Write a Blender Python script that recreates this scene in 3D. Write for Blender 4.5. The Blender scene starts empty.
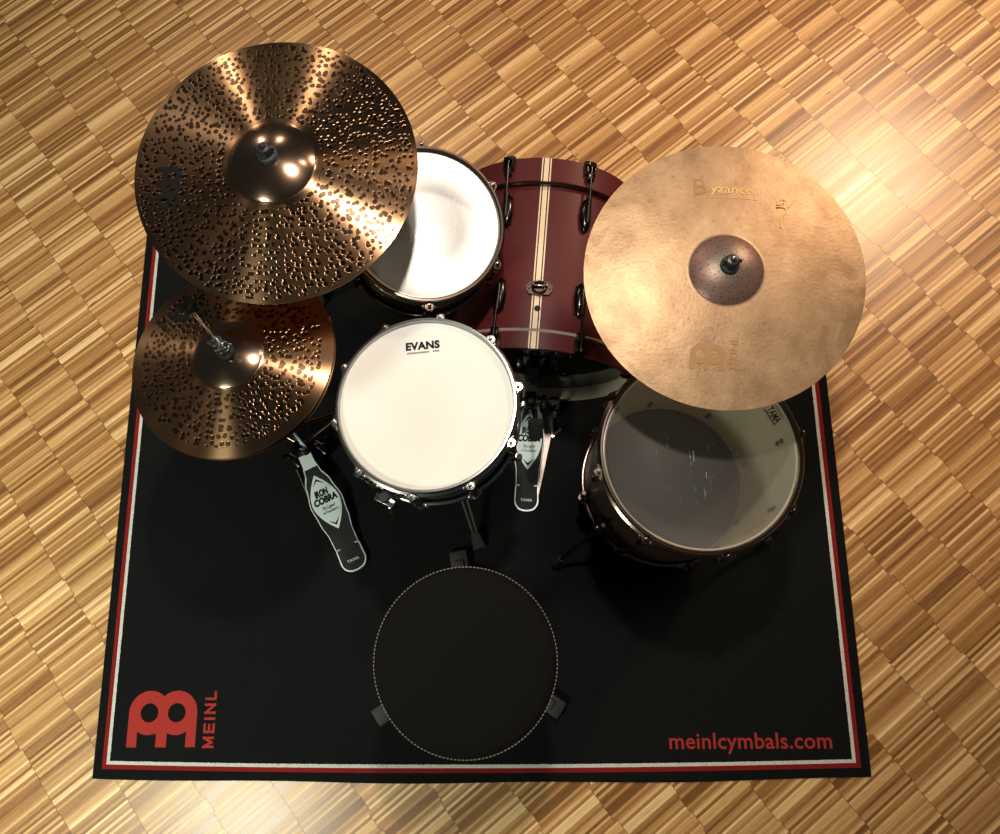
import bpy, bmesh, math, random
from mathutils import Vector, Matrix
random.seed(4)
PI = math.pi
sc = bpy.context.scene
C = sc.collection
V = Vector

# ------------------------------------------------------------------ helpers
class MB:
    """Collects shapes into one mesh."""
    def __init__(s): s.bm = bmesh.new(); s.m = 0
    def mat(s, i): s.m = i; return s
    def _fin(s, f0):
        s.bm.faces.ensure_lookup_table()
        for f in s.bm.faces[f0:]: f.material_index = s.m; f.smooth = True
    def box(s, c, size, M=None, bev=0.0):
        f0 = len(s.bm.faces)
        T = Matrix.Translation(V(c)) @ (M.to_4x4() if M else Matrix.Identity(4)) @ Matrix.Diagonal((*size, 1))
        r = bmesh.ops.create_cube(s.bm, size=1, matrix=T)
        if bev:
            es = list({e for v in r['verts'] for e in v.link_edges})
            bmesh.ops.bevel(s.bm, geom=es, offset=bev, segments=2, affect='EDGES', profile=.5)
        s._fin(f0); return s
    def cone(s, p0, p1, r0, r1=None, seg=16, caps=True):
        f0 = len(s.bm.faces)
        p0, p1 = V(p0), V(p1); d = p1 - p0
        r1 = r0 if r1 is None else r1
        q = d.to_track_quat('Z', 'Y').to_matrix().to_4x4()
        T = Matrix.Translation((p0 + p1) / 2) @ q
        bmesh.ops.create_cone(s.bm, cap_ends=caps, segments=seg, radius1=r0, radius2=r1, depth=d.length, matrix=T)
        s._fin(f0); return s
    def tube(s, pts, r, seg=10):
        """swept tube through points"""
        f0 = len(s.bm.faces)
        pts = [V(p) for p in pts]; rings = []
        up = None
        for i, p in enumerate(pts):
            a = pts[max(i - 1, 0)]; b = pts[min(i + 1, len(pts) - 1)]
            t = (b - a).normalized()
            if up is None:
                up = V((0, 0, 1)) if abs(t.z) < .9 else V((0, 1, 0))
            u = t.cross(up).normalized(); up = u.cross(t).normalized()
            rr = r[i] if isinstance(r, (list, tuple)) else r
            rings.append([s.bm.verts.new(p + rr * (math.cos(2 * PI * k / seg) * u + math.sin(2 * PI * k / seg) * up)) for k in range(seg)])
        for A, B in zip(rings, rings[1:]):
            for k in range(seg):
                s.bm.faces.new((A[k], A[(k + 1) % seg], B[(k + 1) % seg], B[k]))
        s.bm.faces.new(rings[0][::-1]); s.bm.faces.new(rings[-1])
        s._fin(f0); return s
    def lathe(s, prof, seg=96, M=None, mats=None, closed=False):
        """prof: list of (r, z) revolved round z; mats: material per band"""
        M = M or Matrix.Identity(4); rings = []
        for r, z in prof:
            if r < 1e-6: rings.append([s.bm.verts.new(M @ V((0, 0, z)))])
            else: rings.append([s.bm.verts.new(M @ V((r * math.cos(2 * PI * k / seg), r * math.sin(2 * PI * k / seg), z))) for k in range(seg)])
        pairs = list(zip(rings, rings[1:]))
        if closed: pairs.append((rings[-1], rings[0]))
        for i, (A, B) in enumerate(pairs):
            for k in range(seg):
                k2 = (k + 1) % seg
                if len(A) == 1 and len(B) == 1: continue
                if len(A) == 1: f = s.bm.faces.new((A[0], B[k2], B[k]))
                elif len(B) == 1: f = s.bm.faces.new((A[k], A[k2], B[0]))
                else: f = s.bm.faces.new((A[k], A[k2], B[k2], B[k]))
                f.material_index = mats[i] if mats else s.m; f.smooth = True
        return s
    def torus(s, R, r, z=0, seg=96, ring=10, M=None):
        return s.lathe([(R + r * math.cos(2 * PI * k / ring), z + r * math.sin(2 * PI * k / ring)) for k in range(ring)], seg, M, closed=True)
    def ball(s, c, r, sx=1, sy=1, sz=1, M=None):
        f0 = len(s.bm.faces)
        T = Matrix.Translation(V(c)) @ (M.to_4x4() if M else Matrix.Identity(4)) @ Matrix.Diagonal((r * sx, r * sy, r * sz, 1))
        bmesh.ops.create_uvsphere(s.bm, u_segments=16, v_segments=10, radius=1, matrix=T)
        s._fin(f0); return s
    def prism(s, pts, z0, z1, M=None, zf=None):
        """polygon (list of xy) between z0 and z1"""
        f0 = len(s.bm.faces); M = M or Matrix.Identity(4)
        a = [s.bm.verts.new(M @ V((x, y, z0 + (zf(x, y) if zf else 0)))) for x, y in pts]
        b = [s.bm.verts.new(M @ V((x, y, z1 + (zf(x, y) if zf else 0)))) for x, y in pts]
        n = len(pts)
        for k in range(n): s.bm.faces.new((a[k], a[(k + 1) % n], b[(k + 1) % n], b[k]))
        s.bm.faces.new(a[::-1]); s.bm.faces.new(b)
        s._fin(f0); return s
    def build(s, name, mats, parent=None, M=None, ang=40):
        me = bpy.data.meshes.new(name)
        bmesh.ops.recalc_face_normals(s.bm, faces=s.bm.faces)
        s.bm.to_mesh(me); s.bm.free()
        for m in (mats if isinstance(mats, (list, tuple)) else [mats]): me.materials.append(m)
        me.set_sharp_from_angle(angle=math.radians(ang))
        return link(name, me, parent, M)

def link(name, me, parent=None, M=None):
    o = bpy.data.objects.new(name, me); C.objects.link(o)
    if M is not None: o.matrix_local = M
    if parent: o.parent = parent
    return o

def thing(name, label, cat, M=None, group=None):
    o = bpy.data.objects.new(name, None); C.objects.link(o)
    o.empty_display_size = .05
    if M is not None: o.matrix_local = M
    return tag(o, label, cat, group)

def tag(o, label, cat, group=None):
    o['label'] = label; o['category'] = cat
    if group: o['group'] = group
    return o

def TR(x, y, z, rz=0, nx=0, ny=0):
    """placement whose local z points along (nx, ny, 1)"""
    n = V((nx, ny, 1)).normalized()
    q = V((0, 0, 1)).rotation_difference(n).to_matrix().to_4x4()
    return Matrix.Translation((x, y, z)) @ q @ Matrix.Rotation(rz, 4, 'Z')
RZ = lambda a: Matrix.Rotation(a, 4, 'Z')
RX = lambda a: Matrix.Rotation(a, 4, 'X')
RY = lambda a: Matrix.Rotation(a, 4, 'Y')
T = lambda x, y, z: Matrix.Translation((x, y, z))

# ------------------------------------------------------------------ materials
def new_mat(name):
    m = bpy.data.materials.new(name); m.use_nodes = True
    n = m.node_tree.nodes; l = m.node_tree.links
    return m, n, l, n['Principled BSDF']

def plain(name, col, rough=.5, metal=0, bump=0, bscale=400, spec=None, vary=0):
    m, n, l, b = new_mat(name)
    b.inputs['Base Color'].default_value = (*col, 1)
    b.inputs['Roughness'].default_value = rough
    b.inputs['Metallic'].default_value = metal
    if spec is not None: b.inputs['Specular IOR Level'].default_value = spec
    tc = n.new('ShaderNodeTexCoord')
    ns = n.new('ShaderNodeTexNoise'); ns.inputs['Scale'].default_value = bscale; ns.inputs['Detail'].default_value = 3
    l.new(tc.outputs['Object'], ns.inputs['Vector'])
    if bump:
        bp = n.new('ShaderNodeBump'); bp.inputs['Strength'].default_value = bump; bp.inputs['Distance'].default_value = .002
        l.new(ns.outputs['Fac'], bp.inputs['Height']); l.new(bp.outputs['Normal'], b.inputs['Normal'])
    if vary:
        mx = n.new('ShaderNodeMix'); mx.data_type = 'RGBA'
        l.new(ns.outputs['Fac'], mx.inputs['Factor'])
        mx.inputs[6].default_value = (*[c * (1 - vary) for c in col], 1)
        mx.inputs[7].default_value = (*[min(1, c * (1 + vary)) for c in col], 1)
        l.new(mx.outputs[2], b.inputs['Base Color'])
    return m

def math_node(n, l, op, a, b=None, c=None):
    x = n.new('ShaderNodeMath'); x.operation = op
    for i, v in enumerate((a, b, c)):
        if v is None: continue
        if isinstance(v, (int, float)): x.inputs[i].default_value = v
        else: l.new(v, x.inputs[i])
    return x.outputs[0]

def ramp(n, l, fac, stops, interp='LINEAR'):
    r = n.new('ShaderNodeValToRGB'); r.color_ramp.interpolation = interp
    e = r.color_ramp.elements
    while len(e) > 1: e.remove(e[-1])
    e[0].position = stops[0][0]; e[0].color = (*stops[0][1], 1)
    for p, c in stops[1:]:
        k = e.new(p); k.color = (*c, 1)
    l.new(fac, r.inputs[0]); return r.outputs[0]

def mixc(n, l, fac, a, b, mode='MIX'):
    x = n.new('ShaderNodeMix'); x.data_type = 'RGBA'; x.blend_type = mode
    if isinstance(fac, (int, float)): x.inputs['Factor'].default_value = fac
    else: l.new(fac, x.inputs['Factor'])
    for i, v in ((6, a), (7, b)):
        if isinstance(v, tuple): x.inputs[i].default_value = (*v, 1)
        else: l.new(v, x.inputs[i])
    return x.outputs[2]

def parquet():
    m, n, l, b = new_mat('industrial_parquet')
    M_ = lambda *a: math_node(n, l, *a)
    tc = n.new('ShaderNodeTexCoord'); sp = n.new('ShaderNodeSeparateXYZ'); l.new(tc.outputs['Object'], sp.inputs[0])
    x, y = sp.outputs[0], sp.outputs[1]
    a = math.radians(38.2); ca, sa = math.cos(a), math.sin(a)
    u = M_('ADD', M_('MULTIPLY', x, ca), M_('MULTIPLY', y, sa))
    v = M_('SUBTRACT', M_('MULTIPLY', y, ca), M_('MULTIPLY', x, sa))
    def wn(p, q, r):
        cb = n.new('ShaderNodeCombineXYZ')
        for i, k in enumerate((p, q, r)):
            if isinstance(k, (int, float)): cb.inputs[i].default_value = k
            else: l.new(k, cb.inputs[i])
        w = n.new('ShaderNodeTexWhiteNoise'); w.noise_dimensions = '3D'; l.new(cb.outputs[0], w.inputs['Vector']); return w.outputs['Value']
    blk = M_('FLOOR', M_('DIVIDE', v, .050))
    ub = M_('DIVIDE', M_('ADD', M_('SUBTRACT', u, .06), M_('MULTIPLY', M_('SUBTRACT', wn(blk, 2.0, 7.0), .5), .009)), .16)
    band = M_('FLOOR', ub); bf = M_('FRACT', ub)
    vs = M_('ADD', M_('DIVIDE', v, .0076), M_('MULTIPLY', band, 13.37))
    def vor1(feature, rnd=.85):
        t = n.new('ShaderNodeTexVoronoi'); t.voronoi_dimensions = '1D'; t.feature = feature; t.inputs['Randomness'].default_value = rnd; t.inputs['Scale'].default_value = 1
        l.new(vs, t.inputs['W']); return t
    cell = vor1('F1').outputs['Color']; edge = vor1('DISTANCE_TO_EDGE').outputs['Distance']
    sc_ = n.new('ShaderNodeSeparateColor'); l.new(cell, sc_.inputs[0])
    t1 = sc_.outputs[0]
    t2 = wn(band, M_('FLOOR', M_('DIVIDE', vs, 4.0)), 5.1)
    t3 = wn(band, M_('FLOOR', M_('DIVIDE', M_('ADD', vs, 1.0), 9.0)), 9.7)
    t1 = M_('ADD', M_('MULTIPLY', M_('POWER', t1, 1.25), .8), .08)
    tone = M_('ADD', M_('ADD', M_('MULTIPLY', t1, .74), M_('MULTIPLY', t2, .17)), M_('MULTIPLY', t3, .08))
    # grain along the strip
    def grain(fu, fv, det):
        cb = n.new('ShaderNodeCombineXYZ'); l.new(M_('MULTIPLY', u, fu), cb.inputs[0]); l.new(M_('MULTIPLY', v, fv), cb.inputs[1]); l.new(M_('MULTIPLY', band, 3.1), cb.inputs[2])
        g = n.new('ShaderNodeTexNoise'); g.inputs['Scale'].default_value = 1; g.inputs['Detail'].default_value = det; g.inputs['Roughness'].default_value = .65
        l.new(cb.outputs[0], g.inputs['Vector']); return g
    g = grain(9.0, 300.0, 4); g2 = grain(60.0, 620.0, 3)
    tone = M_('ADD', tone, M_('MULTIPLY', M_('SUBTRACT', g.outputs['Fac'], .5), .40))
    tone = M_('ADD', tone, M_('MULTIPLY', M_('SUBTRACT', g2.outputs['Fac'], .5), .26))
    col = ramp(n, l, tone, [(.10, (.19, .082, .026)), (.28, (.36, .175, .060)), (.45, (.49, .262, .098)), (.63, (.68, .41, .170)), (.82, (.93, .67, .35))])
    # knots and dark flecks
    vo = n.new('ShaderNodeTexVoronoi'); vo.inputs['Scale'].default_value = 1
    cb2 = n.new('ShaderNodeCombineXYZ'); l.new(M_('MULTIPLY', u, 5.0), cb2.inputs[0]); l.new(M_('MULTIPLY', v, 22.0), cb2.inputs[1]); l.new(cb2.outputs[0], vo.inputs['Vector'])
    fl = M_('LESS_THAN', vo.outputs['Distance'], .055)
    col = mixc(n, l, M_('MULTIPLY', fl, .6), col, (.10, .045, .018))
    # joints
    j1 = M_('LESS_THAN', M_('MINIMUM', bf, M_('SUBTRACT', 1.0, bf)), .006)
    j2 = M_('LESS_THAN', edge, .05)
    col = mixc(n, l, M_('MULTIPLY', j1, .6), col, (.06, .028, .012))
    col = mixc(n, l, M_('MULTIPLY', j2, .30), col, (.12, .055, .02))
    l.new(col, b.inputs['Base Color'])
    b.inputs['Roughness'].default_value = .36
    b.inputs['Specular IOR Level'].default_value = .55
    r = M_('ADD', .30, M_('MULTIPLY', t1, .12)); l.new(r, b.inputs['Roughness'])
    bp = n.new('ShaderNodeBump'); bp.inputs['Strength'].default_value = .25; bp.inputs['Distance'].default_value = .0004
    l.new(M_('SUBTRACT', g.outputs['Fac'], M_('MULTIPLY', j1, 2.0)), bp.inputs['Height']); l.new(bp.outputs['Normal'], b.inputs['Normal'])
    return m

def bronze(name, base, spot, scale, rough=.30, aniso=.75, spots=True, dark_band=None):
    m, n, l, b = new_mat(name)
    M_ = lambda *a: math_node(n, l, *a)
    tc = n.new('ShaderNodeTexCoord'); sp = n.new('ShaderNodeSeparateXYZ'); l.new(tc.outputs['Object'], sp.inputs[0])
    r = M_('SQRT', M_('ADD', M_('POWER', sp.outputs[0], 2.0), M_('POWER', sp.outputs[1], 2.0)))
    b.inputs['Metallic'].default_value = 1
    b.inputs['Roughness'].default_value = rough
    b.inputs['Anisotropic'].default_value = aniso; b.inputs['Anisotropic Rotation'].default_value = .25
    tg = n.new('ShaderNodeTangent'); tg.direction_type = 'RADIAL'; tg.axis = 'Z'
    l.new(tg.outputs[0], b.inputs['Tangent'])
    cb = n.new('ShaderNodeCombineXYZ'); l.new(sp.outputs[0], cb.inputs[0]); l.new(sp.outputs[1], cb.inputs[1])
    # fine lathe grooves
    gr = n.new('ShaderNodeTexNoise'); gr.noise_dimensions = '1D'; gr.inputs['Scale'].default_value = 420; gr.inputs['Detail'].default_value = 3
    l.new(r, gr.inputs['W'])
    ns = n.new('ShaderNodeTexNoise'); ns.inputs['Scale'].default_value = 22; ns.inputs['Detail'].default_value = 5; l.new(cb.outputs[0], ns.inputs['Vector'])
    blot = mixc(n, l, ns.outputs['Fac'], tuple(c * .72 for c in base), tuple(min(1, c * 1.3) for c in base))
    blot = mixc(n, l, M_('MULTIPLY', gr.outputs['Fac'], .45), blot, tuple(c * .45 for c in base))
    h = M_('MULTIPLY', gr.outputs['Fac'], .12)
    if spots:
        vo = n.new('ShaderNodeTexVoronoi'); vo.voronoi_dimensions = '2D'; vo.inputs['Scale'].default_value = scale; vo.inputs['Randomness'].default_value = .9
        l.new(cb.outputs[0], vo.inputs['Vector'])
        mr = n.new('ShaderNodeMapRange'); mr.interpolation_type = 'SMOOTHSTEP'
        mr.inputs['To Min'].default_value = 1
        vc = n.new('ShaderNodeSeparateColor'); l.new(vo.outputs['Color'], vc.inputs[0])
        lo = M_('ADD', M_('MULTIPLY', vc.outputs[1], .17), .20); l.new(lo, mr.inputs['From Min']); l.new(M_('ADD', lo, .10), mr.inputs['From Max'])
        mr.inputs['To Min'].default_value = 1; mr.inputs['To Max'].default_value = 0
        l.new(vo.outputs['Distance'], mr.inputs['Value'])
        pick = M_('GREATER_THAN', M_('ADD', vo.outputs['Color'], 0.0), .12)
        k = M_('MULTIPLY', mr.outputs[0], pick)
        # none on the bell or the very rim
        k = M_('MULTIPLY', k, M_('GREATER_THAN', r, dark_band[0])); k = M_('MULTIPLY', k, M_('LESS_THAN', r, dark_band[1]))
        blot = mixc(n, l, M_('MULTIPLY', k, .93), blot, spot)
        h = M_('SUBTRACT', h, M_('MULTIPLY', k, .8))
    l.new(blot, b.inputs['Base Color'])
    bp = n.new('ShaderNodeBump'); bp.inputs['Strength'].default_value = .55; bp.inputs['Distance'].default_value = .0007
    l.new(h, bp.inputs['Height']); l.new(bp.outputs['Normal'], b.inputs['Normal'])
    return m

def sand_bronze():
    m, n, l, b = new_mat('sand_blasted_bronze')
    M_ = lambda *a: math_node(n, l, *a)
    tc = n.new('ShaderNodeTexCoord')
    n1 = n.new('ShaderNodeTexNoise'); n1.inputs['Scale'].default_value = 14; n1.inputs['Detail'].default_value = 8; n1.inputs['Roughness'].default_value = .65
    n2 = n.new('ShaderNodeTexNoise'); n2.inputs['Scale'].default_value = 160; n2.inputs['Detail'].default_value = 4
    n3 = n.new('ShaderNodeTexNoise'); n3.inputs['Scale'].default_value = 9; n3.inputs['Detail'].default_value = 3; n3.inputs['Distortion'].default_value = 1.2
    for k in (n1, n2, n3): l.new(tc.outputs['Object'], k.inputs['Vector'])
    sp = n.new('ShaderNodeSeparateXYZ'); l.new(tc.outputs['Object'], sp.inputs[0])
    r = M_('SQRT', M_('ADD', M_('POWER', sp.outputs[0], 2.0), M_('POWER', sp.outputs[1], 2.0)))
    col = ramp(n, l, n1.outputs['Fac'], [(.28, (.26, .158, .085)), (.5, (.40, .258, .145)), (.72, (.51, .345, .205))])
    mr = n.new('ShaderNodeMapRange'); mr.inputs['From Min'].default_value = .17; mr.inputs['From Max'].default_value = .25; l.new(r, mr.inputs['Value'])
    st = M_('MULTIPLY', ramp_f(n, l, n3.outputs['Fac'], .52, .64), M_('ADD', .12, M_('MULTIPLY', mr.outputs[0], .5)))
    col = mixc(n, l, st, col, (.22, .135, .075))
    pit = M_('MULTIPLY', ramp_f(n, l, n2.outputs['Fac'], .60, .70), .45)
    col = mixc(n, l, pit, col, (.20, .115, .06))
    l.new(col, b.inputs['Base Color'])
    b.inputs['Metallic'].default_value = .55; b.inputs['Roughness'].default_value = .47
    bp = n.new('ShaderNodeBump'); bp.inputs['Strength'].default_value = .32; bp.inputs['Distance'].default_value = .0012
    l.new(M_('ADD', n2.outputs['Fac'], n1.outputs['Fac']), bp.inputs['Height']); l.new(bp.outputs['Normal'], b.inputs['Normal'])
    return m

def raw_bell():
    m, n, l, b = new_mat('raw_purple_bronze_bell')
    M_ = lambda *a: math_node(n, l, *a)
    tc = n.new('ShaderNodeTexCoord'); sp = n.new('ShaderNodeSeparateXYZ'); l.new(tc.outputs['Object'], sp.inputs[0])
    r = M_('SQRT', M_('ADD', M_('POWER', sp.outputs[0], 2.0), M_('POWER', sp.outputs[1], 2.0)))
    ns = n.new('ShaderNodeTexNoise'); ns.inputs['Scale'].default_value = 60; ns.inputs['Detail'].default_value = 6; l.new(tc.outputs['Object'], ns.inputs['Vector'])
    rr = M_('ADD', M_('MULTIPLY', r, 14.0), M_('MULTIPLY', M_('SUBTRACT', ns.outputs['Fac'], .5), .5))
    col = ramp(n, l, rr, [(.2, (.15, .125, .095)), (.5, (.16, .115, .090)), (.7, (.235, .140, .120)), (.95, (.24, .135, .115))])
    vo = n.new('ShaderNodeTexVoronoi'); vo.voronoi_dimensions = '2D'; vo.inputs['Scale'].default_value = 95; l.new(tc.outputs['Object'], vo.inputs['Vector'])
    k = M_('LESS_THAN', vo.outputs['Distance'], .12)
    col = mixc(n, l, M_('MULTIPLY', k, .8), col, (.03, .02, .018)); l.new(col, b.inputs['Base Color'])
    b.inputs['Metallic'].default_value = .6; b.inputs['Roughness'].default_value = .42
    bp = n.new('ShaderNodeBump'); bp.inputs['Strength'].default_value = .35; bp.inputs['Distance'].default_value = .001
    l.new(M_('SUBTRACT', ns.outputs['Fac'], k), bp.inputs['Height']); l.new(bp.outputs['Normal'], b.inputs['Normal'])
    return m

def ramp_f(n, l, v, a, b):
    mr = n.new('ShaderNodeMapRange'); mr.inputs['From Min'].default_value = a; mr.inputs['From Max'].default_value = b
    l.new(v, mr.inputs['Value']); return mr.outputs[0]

def film(name, haze, fac, rough, col=(.8, .8, .78), scratch=.6, gloss=.04):
    """clear plastic drum head: see-through, hazy, with stick scratches"""
    m, n, l, b = new_mat(name)
    M_ = lambda *a: math_node(n, l, *a)
    b.inputs['Base Color'].default_value = (*[c * haze for c in col], 1)
    b.inputs['Roughness'].default_value = rough
    b.inputs['Specular IOR Level'].default_value = 1.0
    tr = n.new('ShaderNodeBsdfTransparent'); tr.inputs[0].default_value = (.93, .92, .9, 1)
    mx = n.new('ShaderNodeMixShader')
    tc = n.new('ShaderNodeTexCoord')
    mp = n.new('ShaderNodeMapping'); mp.inputs['Rotation'].default_value = (0, 0, .6); mp.inputs['Scale'].default_value = (160, 22, 1); l.new(tc.outputs['Object'], mp.inputs[0])
    ns = n.new('ShaderNodeTexNoise'); ns.inputs['Scale'].default_value = 1; ns.inputs['Detail'].default_value = 2; ns.inputs['Distortion'].default_value = 1.5; l.new(mp.outputs[0], ns.inputs['Vector'])
    sp = n.new('ShaderNodeSeparateXYZ'); l.new(tc.outputs['Object'], sp.inputs[0])
    r = M_('SQRT', M_('ADD', M_('POWER', sp.outputs[0], 2.0), M_('POWER', sp.outputs[1], 2.0)))
    mid = n.new('ShaderNodeMapRange'); mid.inputs['From Min'].default_value = .03; mid.inputs['From Max'].default_value = .12; mid.inputs['To Min'].default_value = 1; mid.inputs['To Max'].default_value = 0
    l.new(r, mid.inputs['Value'])
    s = M_('MULTIPLY', M_('MULTIPLY', ramp_f(n, l, ns.outputs['Fac'], .66, .74), mid.outputs[0]), scratch)
    f = M_('MINIMUM', M_('ADD', s, fac), 1.0)
    col_ = mixc(n, l, s, tuple(c * haze for c in col), (.75, .74, .72)); l.new(col_, b.inputs['Base Color'])
    l.new(f, mx.inputs[0]); l.new(tr.outputs[0], mx.inputs[1]); l.new(b.outputs[0], mx.inputs[2])
    gl = n.new('ShaderNodeBsdfGlossy'); gl.inputs['Roughness'].default_value = rough; mg = n.new('ShaderNodeMixShader'); mg.inputs[0].default_value = gloss
    l.new(mx.outputs[0], mg.inputs[1]); l.new(gl.outputs[0], mg.inputs[2]); l.new(mg.outputs[0], n['Material Output'].inputs[0])
    return m

def striped_maroon(base, cz):
    """maroon lacquer with the inlaid cream centre stripe along the top of the drum"""
    m, n, l, b = new_mat('maroon_lacquer_with_stripe')
    M_ = lambda *a: math_node(n, l, *a)
    tc = n.new('ShaderNodeTexCoord'); sp = n.new('ShaderNodeSeparateXYZ'); l.new(tc.outputs['Object'], sp.inputs[0])
    ax = M_('ABSOLUTE', M_('SUBTRACT', sp.outputs[0], 0.0)); top = M_('GREATER_THAN', sp.outputs[2], cz)
    ns = n.new('ShaderNodeTexNoise'); ns.inputs['Scale'].default_value = 900; ns.inputs['Detail'].default_value = 2; l.new(tc.outputs['Object'], ns.inputs['Vector'])
    mar = mixc(n, l, ns.outputs['Fac'], tuple(c * .75 for c in base), tuple(c * 1.3 for c in base))
    cream = (.74, .60, .42); dark = (.035, .018, .016)
    st = ramp(n, l, M_('MULTIPLY', ax, 50.0), [(0, (.62, .47, .31)), (.02, cream), (.26, dark), (.40, cream), (.55, dark), (.63, dark)], 'CONSTANT')
    inn = M_('MULTIPLY', M_('LESS_THAN', ax, .0118), top)
    l.new(mixc(n, l, inn, mar, st), b.inputs['Base Color'])
    b.inputs['Roughness'].default_value = .46; b.inputs['Specular IOR Level'].default_value = .18
    return m

def coated():
    m, n, l, b = new_mat('white_coated_head')
    M_ = lambda *a: math_node(n, l, *a)
    tc = n.new('ShaderNodeTexCoord')
    n1 = n.new('ShaderNodeTexNoise'); n1.inputs['Scale'].default_value = 9; n1.inputs['Detail'].default_value = 6; l.new(tc.outputs['Object'], n1.inputs['Vector'])
    mp = n.new('ShaderNodeMapping'); mp.inputs['Rotation'].default_value = (0, 0, -.7); mp.inputs['Scale'].default_value = (150, 26, 1); l.new(tc.outputs['Object'], mp.inputs[0])
    n2 = n.new('ShaderNodeTexNoise'); n2.inputs['Scale'].default_value = 1; n2.inputs['Detail'].default_value = 2; l.new(mp.outputs[0], n2.inputs['Vector'])
    sp = n.new('ShaderNodeSeparateXYZ'); l.new(tc.outputs['Object'], sp.inputs[0])
    r = M_('SQRT', M_('ADD', M_('POWER', sp.outputs[0], 2.0), M_('POWER', sp.outputs[1], 2.0)))
    mid = n.new('ShaderNodeMapRange'); mid.inputs['From Min'].default_value = .02; mid.inputs['From Max'].default_value = .11; mid.inputs['To Min'].default_value = 1; mid.inputs['To Max'].default_value = 0
    l.new(r, mid.inputs['Value'])
    c = mixc(n, l, n1.outputs['Fac'], (.68, .69, .66), (.76, .77, .745))
    c = mixc(n, l, M_('MULTIPLY', M_('GREATER_THAN', n2.outputs['Fac'], .74), M_('MULTIPLY', mid.outputs[0], .55)), c, (.36, .34, .30))
    c = mixc(n, l, M_('MULTIPLY', mid.outputs[0], .12), c, (.52, .48, .38))
    l.new(c, b.inputs['Base Color']); b.inputs['Roughness'].default_value = .55
    n3 = n.new('ShaderNodeTexNoise'); n3.inputs['Scale'].default_value = 1500; l.new(tc.outputs['Object'], n3.inputs['Vector'])
    bp = n.new('ShaderNodeBump'); bp.inputs['Strength'].default_value = .2; bp.inputs['Distance'].default_value = .0005
    l.new(n3.outputs['Fac'], bp.inputs['Height']); l.new(bp.outputs['Normal'], b.inputs['Normal'])
    return m

def rug_mat(w, h):
    m, n, l, b = new_mat('woven_black_rug')
    M_ = lambda *a: math_node(n, l, *a)
    tc = n.new('ShaderNodeTexCoord'); sp = n.new('ShaderNodeSeparateXYZ'); l.new(tc.outputs['Object'], sp.inputs[0])
    nz = n.new('ShaderNodeTexNoise'); nz.inputs['Scale'].default_value = 260; nz.inputs['Detail'].default_value = 2; l.new(tc.outputs['Object'], nz.inputs['Vector'])
    dx = M_('SUBTRACT', w / 2, M_('ABSOLUTE', sp.outputs[0]))
    bow = M_('MULTIPLY', M_('MULTIPLY', M_('SUBTRACT', 1.0, M_('POWER', M_('ABSOLUTE', sp.outputs[0]), 2.0)), .012), M_('SUBTRACT', 1.0, M_('DIVIDE', sp.outputs[1], 1.6)))
    dy = M_('SUBTRACT', h / 2, M_('ABSOLUTE', M_('SUBTRACT', M_('ADD', sp.outputs[1], bow), h / 2)))
    d = M_('ADD', M_('MINIMUM', dx, dy), M_('MULTIPLY', M_('SUBTRACT', nz.outputs['Fac'], .5), .0022))
    col = ramp(n, l, M_('MULTIPLY', d, 10.0), [(0, (.008, .0085, .009)), (.235, (.30, .018, .018)), (.35, (.82, .83, .79)), (.435, (.0085, .0095, .010))], 'CONSTANT')
    big = n.new('ShaderNodeTexNoise'); big.inputs['Scale'].default_value = 3; big.inputs['Detail'].default_value = 5; l.new(tc.outputs['Object'], big.inputs['Vector'])
    col = mixc(n, l, M_('MULTIPLY', nz.outputs['Fac'], .9), col, (.35, .35, .35), 'MULTIPLY')
    col = mixc(n, l, ramp_f(n, l, big.outputs['Fac'], .5, .8), col, (.0012, .0012, .0013), 'ADD')
    l.new(col, b.inputs['Base Color'])
    b.inputs['Roughness'].default_value = .95; b.inputs['Specular IOR Level'].default_value = .12
    n3 = n.new('ShaderNodeTexNoise'); n3.inputs['Scale'].default_value = 700; l.new(tc.outputs['Object'], n3.inputs['Vector'])
    bp = n.new('ShaderNodeBump'); bp.inputs['Strength'].default_value = .6; bp.inputs['Distance'].default_value = .002
    l.new(n3.outputs['Fac'], bp.inputs['Height']); l.new(bp.outputs['Normal'], b.inputs['Normal'])
    return m

mt = {}
mt['floor'] = parquet()
mt['rug'] = rug_mat(2.0, 1.6)
mt['red_yarn'] = plain('red_yarn', (.37, .036, .031), .95, bump=.6, bscale=700, spec=.1, vary=.25)
mt['chrome'] = plain('chrome', (.38, .39, .39), .22, 1)
mt['satin'] = plain('satin_metal', (.62, .52, .46), .45, .7)
mt['steel'] = plain('brushed_steel', (.45, .43, .42), .32, 1, vary=.15, bscale=60)
mt['nickel'] = plain('black_nickel', (.17, .125, .105), .20, 1)
mt['nickel_dark'] = plain('smoked_nickel', (.05, .046, .045), .22, 1)
mt['board'] = plain('textured_black_board', (.010, .013, .014), .7, bump=.3, bscale=500, spec=.25)
mt['black'] = plain('black_plastic', (.012, .013, .014), .38)
mt['rubber'] = plain('black_rubber', (.010, .013, .014), .65, bump=.2, bscale=300)
mt['felt'] = plain('black_felt', (.014, .018, .019), .95, bump=.8, bscale=500)
mt['grey_felt'] = plain('grey_felt', (.035, .05, .055), .95, bump=.8, bscale=500)
mt['walnut'] = plain('dark_walnut_lacquer', (.030, .018, .014), .28, vary=.35, bscale=25)
mt['maple'] = plain('bare_maple', (.74, .68, .52), .5, vary=.14, bscale=14)
mt['fabric'] = plain('charcoal_fabric', (.0060, .0058, .0056), .95, bump=.6, bscale=900, spec=.1, vary=.35)
mt['ink'] = plain('black_ink', (.006, .006, .006), .6, spec=.15)
mt['grey_ink'] = plain('grey_ink', (.28, .24, .21), .5)
mt['silver'] = plain('satin_silver', (.60, .66, .67), .42, .5)
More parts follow.
